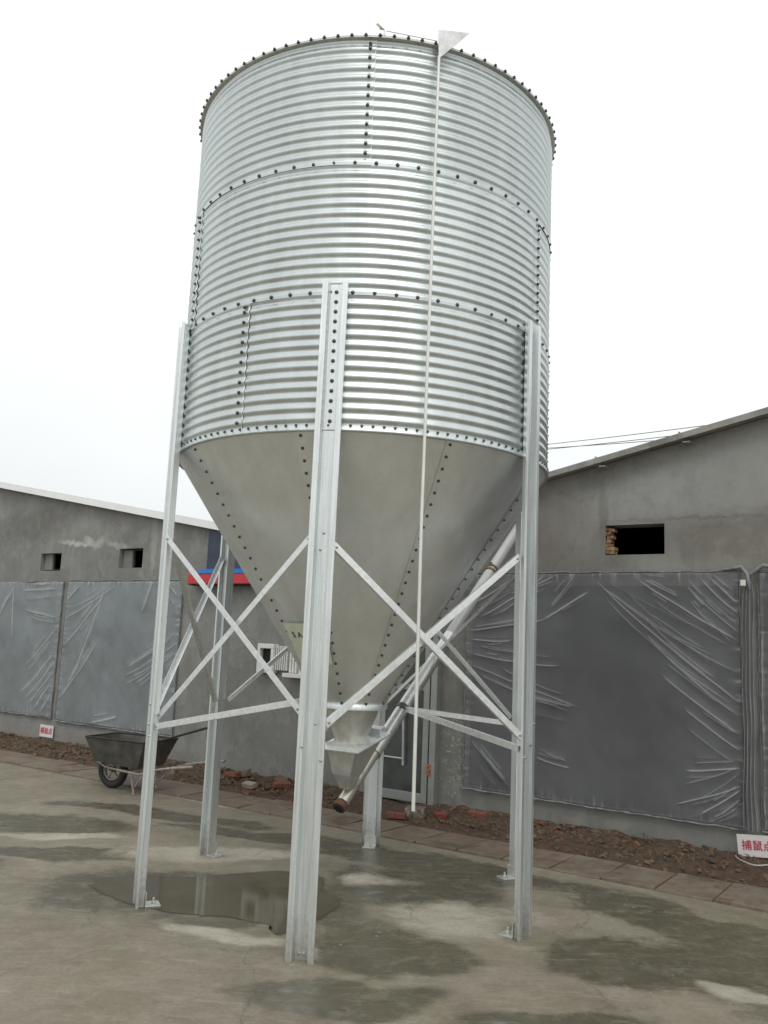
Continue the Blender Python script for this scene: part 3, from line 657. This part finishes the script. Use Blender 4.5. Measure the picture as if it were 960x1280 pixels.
# signs
def sign(label, s, z, w_, h_, tilt, tsize, yy=-.03, group=None):
    r = thing('warning_sign', label, 'sign', WP(s,yy,z), WR, group); r.rotation_euler = (0, rad(tilt), WR)
    q = MB(); q.box((w_/2,0,h_/2),(w_,.006,h_)); q.build('sign_board', 'signwhite', r, bevel=.001)
    text_part('捕鼠点', tsize, 'signred', r, (w_*.5,-.0062,h_*.50), (rad(90),0,0), bold=.0002)
    return r
sign('white sign with three red characters hanging low at the right edge of the photo', 2.015, .055, .33, .18, -5, .088, -.12)
sign('tiny white sign with faint red characters on the wall base under the left sheets', -8.16, .10, .33, .18, 0, .10)

# ------------------------------------------------------------------ the silo
RS = 1.375; HB, HS = 3.0172, 0.8664
silo = thing('feed_silo', 'tall corrugated galvanised feed silo with grey cone on six steel legs', 'silo')
PITCH = HS/13
def prof_r(zz): return .0057*math.cos(2*PI*(zz/PITCH))     # zz measured from the ring bottom
rings = [(0, [-125,-5,115]), (1, [-154,-32,90]), (2, [-92.5,28,148])]
for ri, seams in rings:
    for si in range(3):
        a0 = rad(seams[si]) ; a1 = rad(seams[(si+1) % 3]);
        while a1 < a0: a1 += 2*PI
        a0 -= rad(.9); a1 += rad(1.5)
        na = 64; nz = 13*10; vs = []; fs = []
        z0 = HB+ri*HS - (.012 if ri else 0); z1 = HB+(ri+1)*HS
        for j in range(nz+1):
            z = z0+(z1-z0)*j/nz; zz = z-HB-ri*HS
            flat = min(1, max(0, min((z-HB-ri*HS), (HB+(ri+1)*HS-z))/.03))
            for i in range(na+1):
                t = i/na; a = a0+(a1-a0)*t
                r = RS + prof_r(zz)*flat + (1-flat)*.001 + .0042*t + (.0035 if (ri and z < HB+ri*HS+.022) else 0)
                r += .0026*mnoise.noise(Vector((a*5, z*3, ri)))
                vs.append((r*math.cos(a), r*math.sin(a), z))
        for j in range(nz):
            for i in range(na): k = j*(na+1)+i; fs.append((k, k+1, k+na+2, k+na+1))
        mb = MB(); mb.add(vs, fs); ws = mb.build('wall_sheet', 'sheet', silo, smooth=60)
        eg = MB(); eg.tube([Vector(vs[j*(na+1)+na])+Vector((math.cos(a1),math.sin(a1),0))*.001 for j in range(0, nz+1, 2)], .0032, 6); eg.build('lap_edge', 'leg', ws, smooth=60)
# rolled flange between ring and cone, rim at the top
q = MB(); q.lathe([(RS+.004,HB+.030),(RS+.010,HB+.026),(RS+.012,HB+.0),(RS+.018,HB-.008),(RS+.016,HB-.014),(RS-.01,HB-.014)], 160); q.build('cone_flange', 'sheet', silo, smooth=50)
ZT = HB+3*HS
q = MB(); q.lathe([(RS-.02,ZT-.004),(RS+.012,ZT-.004),(RS+.028,ZT+.0),(RS+.030,ZT+.012),(RS+.024,ZT+.016),(RS-.03,ZT+.014)], 160); q.build('top_rim', 'dullzinc', silo, smooth=40)
q = MB(); q.lathe([(RS-.0,ZT+.013),(.30,ZT+.80),(.30,ZT+.84),(.27,ZT+.86),(.001,ZT+.92)], 96); rfs = q.build('roof', 'sheet', silo, smooth=30)
# cone
ZC, RC = 1.268, .215
na_ = 9; bolts = []; cone_seams = [rad(-146+40*k) for k in range(9)]
for k in range(9):
    a0 = cone_seams[k]-rad(.6); a1 = cone_seams[k]+rad(40)
    vs = []; fs = []; nA, nZ = 20, 30
    for j in range(nZ+1):
        t = j/nZ; z = ZC+(HB-.014-ZC)*t; r = RC+(RS-.012-RC)*t
        for i in range(nA+1):
            u = i/nA; e_ = rad(.9)*(1/(.25+t)); a = (a0-e_)+(a1+e_*.2-a0+e_)*u
            rr_ = r + .004*(1-u) + .004*mnoise.noise(Vector((a*2.2, z*1.8, 1)))
            vs.append((rr_*math.cos(a), rr_*math.sin(a), z))
    for j in range(nZ):
        for i in range(nA): q_ = j*(nA+1)+i; fs.append((q_, q_+1, q_+nA+2, q_+nA+1))
    mb = MB(); mb.add(vs, fs); mb.build('cone_panel', 'cone', silo, smooth=60)
cs = Vector((RS-RC, HB-ZC)).normalized()       # slope direction in (r, z)
# bolts: (position, normal, radius)
def ringbolts(r, z, n, rb=.012, ph=0.0):
    for k in range(n):
        a = 2*PI*(k+ph)/n; bolts.append((Vector((r*math.cos(a), r*math.sin(a), z)), Vector((math.cos(a), math.sin(a), 0)), rb))
ringbolts(RS+.008, HB+.020, 128); ringbolts(RS+.006, HB+HS+.002, 64, .0135, .3); ringbolts(RS+.006, HB+2*HS+.002, 64, .0135, .1)
for k in range(96):
    a = 2*PI*k/96; bolts.append((Vector(((RS+.030)*math.cos(a), (RS+.030)*math.sin(a), ZT+.012)), Vector((math.cos(a)*.5, math.sin(a)*.5, .8)).normalized(), .013))
for ri, seams in rings:
    for a_ in seams:
        for j in range(13):
            z = HB+ri*HS+(j+.98)*PITCH if j < 12 else HB+ri*HS+12.5*PITCH; a = rad(a_)
            bolts.append((Vector(((RS+.011)*math.cos(a), (RS+.011)*math.sin(a), z)), Vector((math.cos(a), math.sin(a), 0)), .0125))
for a in cone_seams:
    nb = 25
    for j in range(nb):
        t = (j+.7)/nb; r = RC+(RS-.012-RC)*t+.006; z = ZC+(HB-.014-ZC)*t
        nr = Vector((math.cos(a)*cs.y, math.sin(a)*cs.y, -cs.x)); bolts.append((Vector((r*math.cos(a), r*math.sin(a), z)), nr, .0105))
# collar
q = MB(); q.lathe([(RC+.004,ZC+.06),(RC+.035,ZC+.045),(RC+.045,ZC+.03),(RC+.045,ZC+.005),(RC+.03,ZC-.002),(RC-.01,ZC-.004)], 64); q.build('outlet_collar', 'leg', silo, smooth=35)
for k in range(16):
    a = 2*PI*k/16; bolts.append((Vector(((RC+.02)*math.cos(a), (RC+.02)*math.sin(a), ZC+.075)), Vector((math.cos(a)*.8, math.sin(a)*.8, -.5)).normalized(), .010))

def bolt_mesh(r):
    mb = MB(); mb.lathe([(r*1.0,-.004),(r*1.0,.002),(r*.62,.003),(r*.60,.010),(.0005,.0115)], 8)
    me = bpy.data.meshes.new('bolt'); me.from_pydata(mb.v, [], mb.f); me.update(); return me
bm_dark = bolt_mesh(.0125); bm_dark.materials.append(M['bolt'])
bm_web = bolt_mesh(.013); bm_web.materials.append(M['bolt'])
bm_steel = bolt_mesh(.009); bm_steel.materials.append(M['steelbolt'])
def bolt_obj(me, parent, p, n, sc=1):
    o = bpy.data.objects.new('bolt', me); C.objects.link(o); o.parent = parent; o.location = p
    o.rotation_euler = Vector(n).to_track_quat('Z','X').to_euler(); o.scale = (sc,)*3; return o
cp = Vector((0.0909, -6.4598, 1.7582))
vis = sorted([b for b in bolts if (cp-b[0]).normalized().dot(b[1]) > .25], key=lambda b: (cp-b[0]).length/b[2])
top100 = vis[:100]; ids = set(id(b) for b in top100)
for p, n, r in top100: bolt_obj(bm_dark, silo, p, n, r/.0125)
rest = MB()
base_v = [v.co.copy() for v in bm_dark.vertices]; base_f = [tuple(p.vertices) for p in bm_dark.polygons]
for b_ in bolts:
    if id(b_) in ids: continue
    p, n, r = b_; rot = n.to_track_quat('Z','X').to_matrix()
    rest.add([rot @ (v*r/.0125) + p for v in base_v], base_f)
ro = rest.build('bolts', 'bolt', silo); ro['kind'] = 'stuff'

# legs
TH0 = -1.71175; LOFF = .012; ZL = 3.9337
legs = {}
prof = ribbon([(-.078,.040),(-.078,.055),(-.046,.055),(-.038,0),(.038,0),(.046,.055),(.078,.055),(.078,.040)], .004)
leg_mb = MB(); leg_mb.extrude(prof, (0,0,0), (0,0,ZL), (1,0,0), (0,1,0))
def legxy(k, tang=0.0, rad_=0.0):
    a = TH0+k*PI/3; r = RS+LOFF+rad_
    return Vector((r*math.cos(a)-tang*math.sin(a), r*math.sin(a)+tang*math.cos(a), 0))
leg_me = None
for k in range(-2, 4):
    a = TH0+k*PI/3; p = legxy(k)
    if leg_me is None:
        o = leg_mb.build('leg', 'leg', silo, bevel=.0015); leg_me = o.data
    else:
        o = bpy.data.objects.new('leg', leg_me); C.objects.link(o); o.parent = silo
        bv = o.modifiers.new('bevel', 'BEVEL'); bv.width = .0015; bv.segments = 2; bv.limit_method = 'ANGLE'
    o.location = p; o.rotation_euler = (0, 0, a-PI/2)
    # foot bracket on the inner side
    f = MB(); f.box((0,-.055,.005),(.11,.10,.010)); f.box((0,-.008,.045),(.10,.008,.09)); f.tube([(0.0,-.065,.008),(0,-.065,.045)], .008, 8); f.tube([(0,-.065,.010),(0,-.065,.022)], .016, 6)
    f.build('foot_bracket', 'dullzinc', o, bevel=.002)
    n14 = 14
    for j in range(n14):
        bolt_obj(bm_web, o, (0, .0025, HB+.045+(ZL-.05-HB-.045)*j/(n14-1)), (0,1,0))
    for z in (.035,):
        bolt_obj(bm_steel, o, (-.012,.0025,z), (0,1,0)); bolt_obj(bm_steel, o, (.014,.0025,z), (0,1,0))
    for z in (2.28, 2.38, 1.15, 1.28, 1.08): bolt_obj(bm_steel, o, (random.uniform(-.02,.02) if z > 2 else random.choice((-.062,.05,-.02)), .0025 if z > 2 else .058, z), (0,1,0))
    legs[k] = o

# braces
def brace(p0, p1, inward, wd=.037, flip=1, name='brace', ends=True):
    p0, p1 = Vector(p0), Vector(p1); d = (p1-p0).normalized(); mid = (p0+p1)/2
    out_ = Vector((mid.x, mid.y, 0)).normalized(); out_ = (out_-d*out_.dot(d)).normalized(); side = d.cross(out_).normalized()*flip
    pr = ribbon([(-wd/2,0),(wd/2,0),(wd/2,-wd*.85)], .0035)
    if flip < 0: pr = pr[::-1]
    mb = MB(); mb.extrude(pr, p0, p1, side, out_)
    o = mb.build(name, 'brace', silo, bevel=.001)
    if ends:
        for t in (.015, .985): bolt_obj(bm_steel, o, p0.lerp(p1, t)+out_*.002, out_)
    return o
def at(k, z, side, rad_=.045): return legxy(k, side*.072, rad_)+Vector((0,0,z))
def xbrace(k, j, za, zb, zc, zd, one=None):
    """leg k and its anticlockwise neighbour j: first bar za (on k) to zb (on j); second zd (on j) to zc (on k)"""
    if one != 2: brace(at(k, za, 1, .050), at(j, zb, -1, .050), 0)
    if one != 1: brace(at(k, zc, 1, .010), at(j, zd, -1, .010), 0, flip=-1)
xbrace(-1, 0, 2.40, 1.34, 1.20, 2.36)
brace(at(-1, 1.14, 1, .03), at(0, 1.40, -1, .0), 0, flip=1)
xbrace(0, 1, 2.31, 1.20, 1.27, 2.34)
xbrace(1, 2, 2.34, 1.15, 1.22, 2.36)
xbrace(2, 3, 2.36, 1.20, 1.20, 2.36)
xbrace(3, -2+6, 2.36, 1.20, 1.2, 2.36, one=1) if False else brace(at(-2, 1.22, -1, .0), at(3, 2.36, 1, .0), 0)
xbrace(-2, -1, 2.40, 1.17, 1.20, 2.40)

# rod hanging down the front with its plate at the rim
ar = rad(-74.6); er = Vector((math.cos(ar), math.sin(ar), 0)); tr_ = Vector((-math.sin(ar), math.cos(ar), 0))
q = MB(); q.tube([er*(RS+.075)+Vector((0,0,ZT-.11)), er*(RS+.070)+Vector((0,0,4.2)), er*(RS+.060)+Vector((0,0,2.5)), er*(RS+.05)+tr_*.017+Vector((0,0,.815))], [.0095,.010,.0105,.011], 12)
ro_ = q.build('hanging_rod', 'rod', silo, smooth=40)
q = MB()
P3 = [er*(RS+.07)+Vector((0,0,ZT-.125)), er*(RS+.065)-tr_*.008+Vector((0,0,ZT+.085)), er*(RS+.09)+tr_*.20+Vector((0,0,ZT+.095))]
q.add(P3, [(0,1,2)]); q.build('lever_plate', 'plate', silo, solid=.004)
q = MB(); ah = rad(-89); eh = Vector((math.cos(ah), math.sin(ah), 0))
q.tube([eh*(RS+.02)+Vector((0,0,ZT+.01)), eh*(RS+.02)+Vector((0,0,ZT+.055)), eh*(RS+.04)+Vector((-.05,0,ZT+.085))], .008, 6)
q.tube([eh*(RS+.02)+Vector((0,0,ZT+.055)), er*(RS+.03)+Vector((0,0,ZT+.03))], .003, 5)
q.box(eh*(RS+.02)+Vector((-.01,0,ZT+.045)), (.045,.012,.05)); q.build('lid_hook', 'dullzinc', silo)

# sticker on the cone
al = rad(-133); stz = 1.795
def conept(a, z, off=0):
    t = (z-ZC)/(HB-.014-ZC); r = RC+(RS-.012-RC)*t
    nr = Vector((math.cos(a)*cs.y, math.sin(a)*cs.y, -cs.x)); return Vector((r*math.cos(a), r*math.sin(a), z)) + nr*off
q = MB(); vs = []; fs = []
a0s, a1s = rad(-143), rad(-108)
for j in range(7):
    for i in range(13):
        z = 1.60+.268*j/6; aa = a0s+(a1s-a0s)*i/12 + (rad(-3)*(1-j/6) if i == 0 else 0); vs.append(conept(aa, z, .020))
for j in range(6):
    for i in range(12): k = j*13+i; fs.append((k, k+1, k+14, k+13))
q.add(vs, fs); st = q.build('sticker', 'sticker', silo, smooth=60)
for ch, aa in (('S', -136.5), ('A', -130.5)):
    a = rad(aa); p = conept(a, 1.79, .0225); nr = Vector((math.cos(a)*cs.y, math.sin(a)*cs.y, -cs.x)); tx = Vector((-math.sin(a), math.cos(a), 0))
    mt_ = Matrix((tx, nr.cross(tx), nr)).transposed()
    text_part(ch, .062, 'ink', st, p, mt_.to_euler(), bold=.001)

# ------------------------------------------------------------------ auger under the silo
aug = thing('auger_conveyor', 'long inclined auger tube with hopper boot rising from the silo outlet to the shed wall', 'auger')
def frustum(mb, c0, s0_, c1, s1_, rot):
    vs = []
    for c, s in ((c0, s0_), (c1, s1_)):
        for x, y in ((-1,-1),(1,-1),(1,1),(-1,1)): v = rot @ Vector((x*s[0]/2, y*s[1]/2, 0)); vs.append(Vector(c)+v)
    mb.add(vs, [(0,3,2,1),(4,5,6,7),(0,1,5,4),(1,2,6,5),(2,3,7,6),(3,0,4,7)])
A0 = Vector((-.035,-.03,.605)); A1 = WP(-.14,.1,3.18); ad = (A1-A0).normalized()
rotA = Matrix.Rotation(math.atan2(ad.y, ad.x), 3, 'Z')
q = MB(); q.lathe([(RC-.01,ZC+.02),(RC-.015,ZC-.01),(.12,ZC-.21),(.12,ZC-.24)], 40); bt = q.build('boot_cone', 'dullzinc', aug, smooth=40)
q = MB(); tl = rotA @ Matrix.Rotation(rad(-14), 3, 'Y'); q.box((.03,.0,1.035),(.44,.36,.012), tl); q.box((.19,.12,1.085),(.07,.12,.09), tl)
q.build('boot_flange', 'brace', aug, bevel=.003)
q = MB(); frustum(q, (.02,0,1.028), (.31,.27), (-.01,-.015,.80), (.16,.15), rotA); frustum(q, (-.01,-.015,.80), (.15,.14), (-.005,-.005,.70), (.085,.085), rotA)
q.build('hopper_boot', 'dullzinc', aug, bevel=.004)
q = MB(); q.tube([A0-ad*.0, A0+ad*.62], .044, 20); q.build('inlet_tube', plain('worn_steel_tube', (.62,.60,.53), .35, .8, .2, 9, .1, (.30,.20,.13), (.58,.78)), aug, smooth=40)
q = MB(); q.tube([A0-ad*.055, A0-ad*.012], .050, 20); q.build('end_cap', 'rust', aug, smooth=40, bevel=.003)
q = MB(); q.tube([A0-ad*.064, A0-ad*.055], .034, 16); q.build('cap_opening', 'dark', aug)  # solid near-black disc; the dark of a hole is painted on
q = MB(); q.tube([A0+ad*.50, A0+ad*2.0], .052, 24); q.tube([A0+ad*.50, A0+ad*.515], .056, 24); q.build('outer_sleeve', 'tube', aug, smooth=40)
q = MB(); q.tube([A0+ad*1.99, A0+ad*4.2], .051, 24); q.build('upper_tube', plain('pale_tube', (.50,.50,.50), .4, .3, .08, 5, .04), aug, smooth=40)
ct = 3.02
q = MB()
for d in (0, .055): q.tube([A0+ad*(ct+d), A0+ad*(ct+d+.022)], .061, 20)
q.box(A0+ad*(ct+.03)+Vector((0,0,.075)), (.03,.03,.03)); q.build('hose_clamp', plain('brassy_rust', (.22,.14,.08), .5, .5), aug, smooth=40)
# slide gate lever
q = MB(); q.tube([(-.20,-.16,1.08),(-.16,-.17,1.16),(-.09,-.20,1.26),(-.06,-.20,1.31)], [.006,.018,.026,.012], 10); q.build('gate_lever', 'dullzinc', aug, smooth=50)
# two stays from the tube to the right legs
pt = A0+ad*1.02 - Vector((0,.03,0))
for k, z, off in ((1, 1.13, -1), (2, 1.15, -1)):
    e = at(k, z, -1 if k == 1 else 1, .02); d = (e-pt).normalized(); side = Vector((0,0,1)); nrm = d.cross(side).normalized(); side = nrm.cross(d)
    mb = MB(); mb.extrude(ribbon([(-.018,0),(.018,0),(.018,-.03)], .0035), pt, e, side, nrm); mb.build('stay', 'brace', aug)
q = MB(); q.tube([A0+ad*.99, A0+ad*1.03], .058, 20); q.box(pt+Vector((-.01,-.015,0)), (.04,.05,.05)); q.build('stay_clamp', 'bolt', aug, smooth=40)

# ------------------------------------------------------------------ wheelbarrow
wb = thing('wheelbarrow', 'old rusty wheelbarrow with one rubber wheel parked by the left shed', 'wheelbarrow', (-2.71,3.66,0), rad(-25.5))
q = MB()
def ringpts(z, x0, x1, w_): return [(x0,-w_/2,z),(x1,-w_/2,z),(x1,w_/2,z),(x0,w_/2,z)]
rim_ = [(-.20,-.27,.57),(.64,-.29,.57),(.64,.29,.57),(-.20,.27,.57)]
botm = [(-.10,-.20,.31),(.52,-.22,.28),(.52,.22,.28),(-.10,.20,.31)]
tv = rim_+botm
q.add(tv, [(4,5,6,7),(0,1,5,4),(1,2,6,5),(2,3,7,6),(3,0,4,7)])
tray = q.build('tray', 'traymetal', wb, solid=.006)
q = MB(); q.tube([rim_[0],rim_[1],rim_[2],rim_[3],rim_[0]], .010, 8); q.build('rim_tube', 'blackrubber', tray, smooth=40)
q = MB()
for sg in (-1, 1):
    q.tube([(-.16,sg*.10,.30),(.0,sg*.13,.245),(.55,sg*.22,.225),(.80,sg*.255,.30)], .014, 10)
q.tube([(-.16,-.10,.30),(-.24,0,.31),(-.16,.10,.30)], .013, 8); q.tube([(.3,-.18,.235),(.3,.18,.235)], .012, 8)
for sg in (-1,1): q.tube([(0,sg*.06,.205),(.06,sg*.13,.25)], .010, 8)
q.tube([(0,-.07,.205),(0,.07,.205)], .010, 8)
q.build('frame', 'barrowtube', wb, smooth=40)
for sg in (-1, 1):
    q = MB(); q.tube([(.80,sg*.255,.30),(.98,sg*.27,.335),(1.30,sg*.29,.385)], .015, 10); h = q.build('handle', 'barrowtube', wb, smooth=40)
    q = MB(); q.tube([(.42,sg*.20,.235),(.47,sg*.19,.02)], .012, 8); q.tube([(.47,sg*.19,.02),(.47,sg*.19,.004)], .018, 8); q.tube([(.62,sg*.225,.235),(.48,sg*.19,.09)], .010, 8); q.build('leg', 'barrowtube', wb, smooth=40)
wh = MB()
def torus(mb, R1, r1, c, n=40, m_=12, flat=1.0):
    vs = []; fs = []
    for i in range(n):
        a = 2*PI*i/n
        for j in range(m_):
            b = 2*PI*j/m_; r = R1+r1*math.cos(b); vs.append((c[0]+r*math.cos(a), c[1]+r1*flat*math.sin(b), c[2]+r*math.sin(a)))
    for i in range(n):
        for j in range(m_): fs.append((i*m_+j, ((i+1) % n)*m_+j, ((i+1) % n)*m_+(j+1) % m_, i*m_+(j+1) % m_))
    mb.add(vs, fs)
torus(wh, .165, .040, (0,0,.205)); wo = wh.build('wheel', 'blackrubber', wb, smooth=50)
q = MB(); torus(q, .118, .012, (0,0,.205), 32, 8, 2.2); q.tube([(0,-.05,.205),(0,.05,.205)], .026, 12)
for k in range(5):
    a = 2*PI*k/5+.3; q.box((math.cos(a)*.07,0,.205+math.sin(a)*.07),(.10,.018,.026), Matrix.Rotation(-a,3,'Y'))
q.build('rim', 'rim', wo, smooth=40)
# dark pole lying in the wheelbarrow
def wbp(x, y, z): return wb.matrix_basis @ Vector((x, y, z))
wb_m = Matrix.Translation((-2.71,3.66,0)) @ Matrix.Rotation(rad(-25.5), 4, 'Z')
q = MB(); q.tube([wb_m @ Vector((.05,-.1,.30)), wb_m @ Vector((.64,-.02,.57)), wb_m @ Vector((1.36,.05,.80))], .013, 8)
tag(q.build('wooden_pole', 'blackrubber', None, smooth=40), 'thin dark pole lying in the wheelbarrow and sticking out to the right', 'pole')
# rubber sheet scraps inside
q = MB(); 
for i in range(14):
    chunk(q, wb_m @ Vector((random.uniform(.0,.45), random.uniform(-.14,.14), random.uniform(.31,.40))), (random.uniform(.08,.2),random.uniform(.08,.16),random.uniform(.03,.08)), rrot(), .3)
tag(q.build('rubble_load', 'clod', None), 'heap of brown rubble lying inside the wheelbarrow tray', 'rubble', kind='stuff')

# ------------------------------------------------------------------ loose things
def brick(label, loc, rz, d=(.20,.095,.055), mat='brick', tilt=0, cat='brick', name='brick'):
    q = MB(); q.box((0,0,d[2]/2), d); o = q.build(name, mat, None, loc, 0, bevel=.006); o.rotation_euler = (rad(tilt), 0, rz); tag(o, label, cat); return o
brick('red brick lying flat on the paving left of the concrete block', (.46,2.47,.028), rad(-8), (.19,.09,.055))
brick('dark concrete block with a pale top standing by the glazed metal door', (.655,2.58,.02), rad(-14), (.19,.16,.10), plain('block', (.14,.11,.085), .8, 0, .3, 12, .5, (.34,.33,.27), (.5,.62)), cat='block', name='concrete_block')
brick('bright red broken brick just right of the concrete block', (.90,2.56,.03), rad(30), (.12,.09,.05), plain('redbrick', (.21,.05,.04), .8, 0, .3, 12, .5), 8)
brick('brown brick half sunk in the rubble behind the front silo leg', tuple(WP(-2.9,-.45,.05)), rad(20), (.19,.09,.055), 'brick', 10)
brick('pale broken brick tilted on the rubble heap left of the silo boot', tuple(WP(-3.15,-.72,.045)), rad(-40), (.17,.09,.055), plain('palebrick', (.30,.25,.20), .85, 0, .3, 14, .5), 14)
brick('dark red brick on the rubble behind the left rear silo leg', tuple(WP(-3.75,-.40,.06)), rad(-30), (.19,.09,.055), 'brick', -8)
brick('brown brick on the soil below the left edge of the wide dark sheet', tuple(WP(-.40,-.35,.06)), rad(-30), (.19,.09,.055), 'brick', 6)
# white cable on the soil at the right edge
q = MB(); pts = [WP(2.00,-.16,.06), WP(2.03,-.28,.075), WP(2.10,-.42,.085), WP(2.22,-.50,.08), WP(2.34,-.42,.09), WP(2.5,-.30,.09), WP(2.7,-.2,.1)]
sm = []
for i in range(len(pts)-1):
    a, b_, c_, d_ = pts[max(i-1,0)], pts[i], pts[i+1], pts[min(i+2,len(pts)-1)]
    for k in range(6): t = k/6; sm.append(.5*((2*b_)+(c_-a)*t+(2*a-5*b_+4*c_-d_)*t*t+(3*b_-a-3*c_+d_)*t**3))
q.tube(sm, .006, 6); tag(q.build('cable', 'cable', None, smooth=60), 'thin white cable looping over the soil below the red lettered sign', 'cable')
# overhead wires
WPW = [(3.43, 32.44, 10.46), (10.36, 11.04, 7.15), (3.44, 32.48, 10.28), (10.38, 11.08, 6.99), (3.26, 30.49, 10.06), (10.4, 11.13, 6.78)]
for (lab, a, b_) in (('uppermost of the three thin wires above the right shed roof', WPW[0], WPW[1]), ('middle wire of the three above the right shed roof', WPW[2], WPW[3]), ('lowest and darkest wire above the right shed roof', WPW[4], WPW[5])):
    a, b_ = Vector(a), Vector(b_); P_ = []
    for k in range(31): t = k/30; p = a.lerp(b_, t); p.z -= .1*4*t*(1-t); P_.append(p)
    q = MB(); q.tube(P_, .011, 5); tag(q.build('overhead_wire', 'wire', None, smooth=60), lab, 'wire', 'overhead wires')
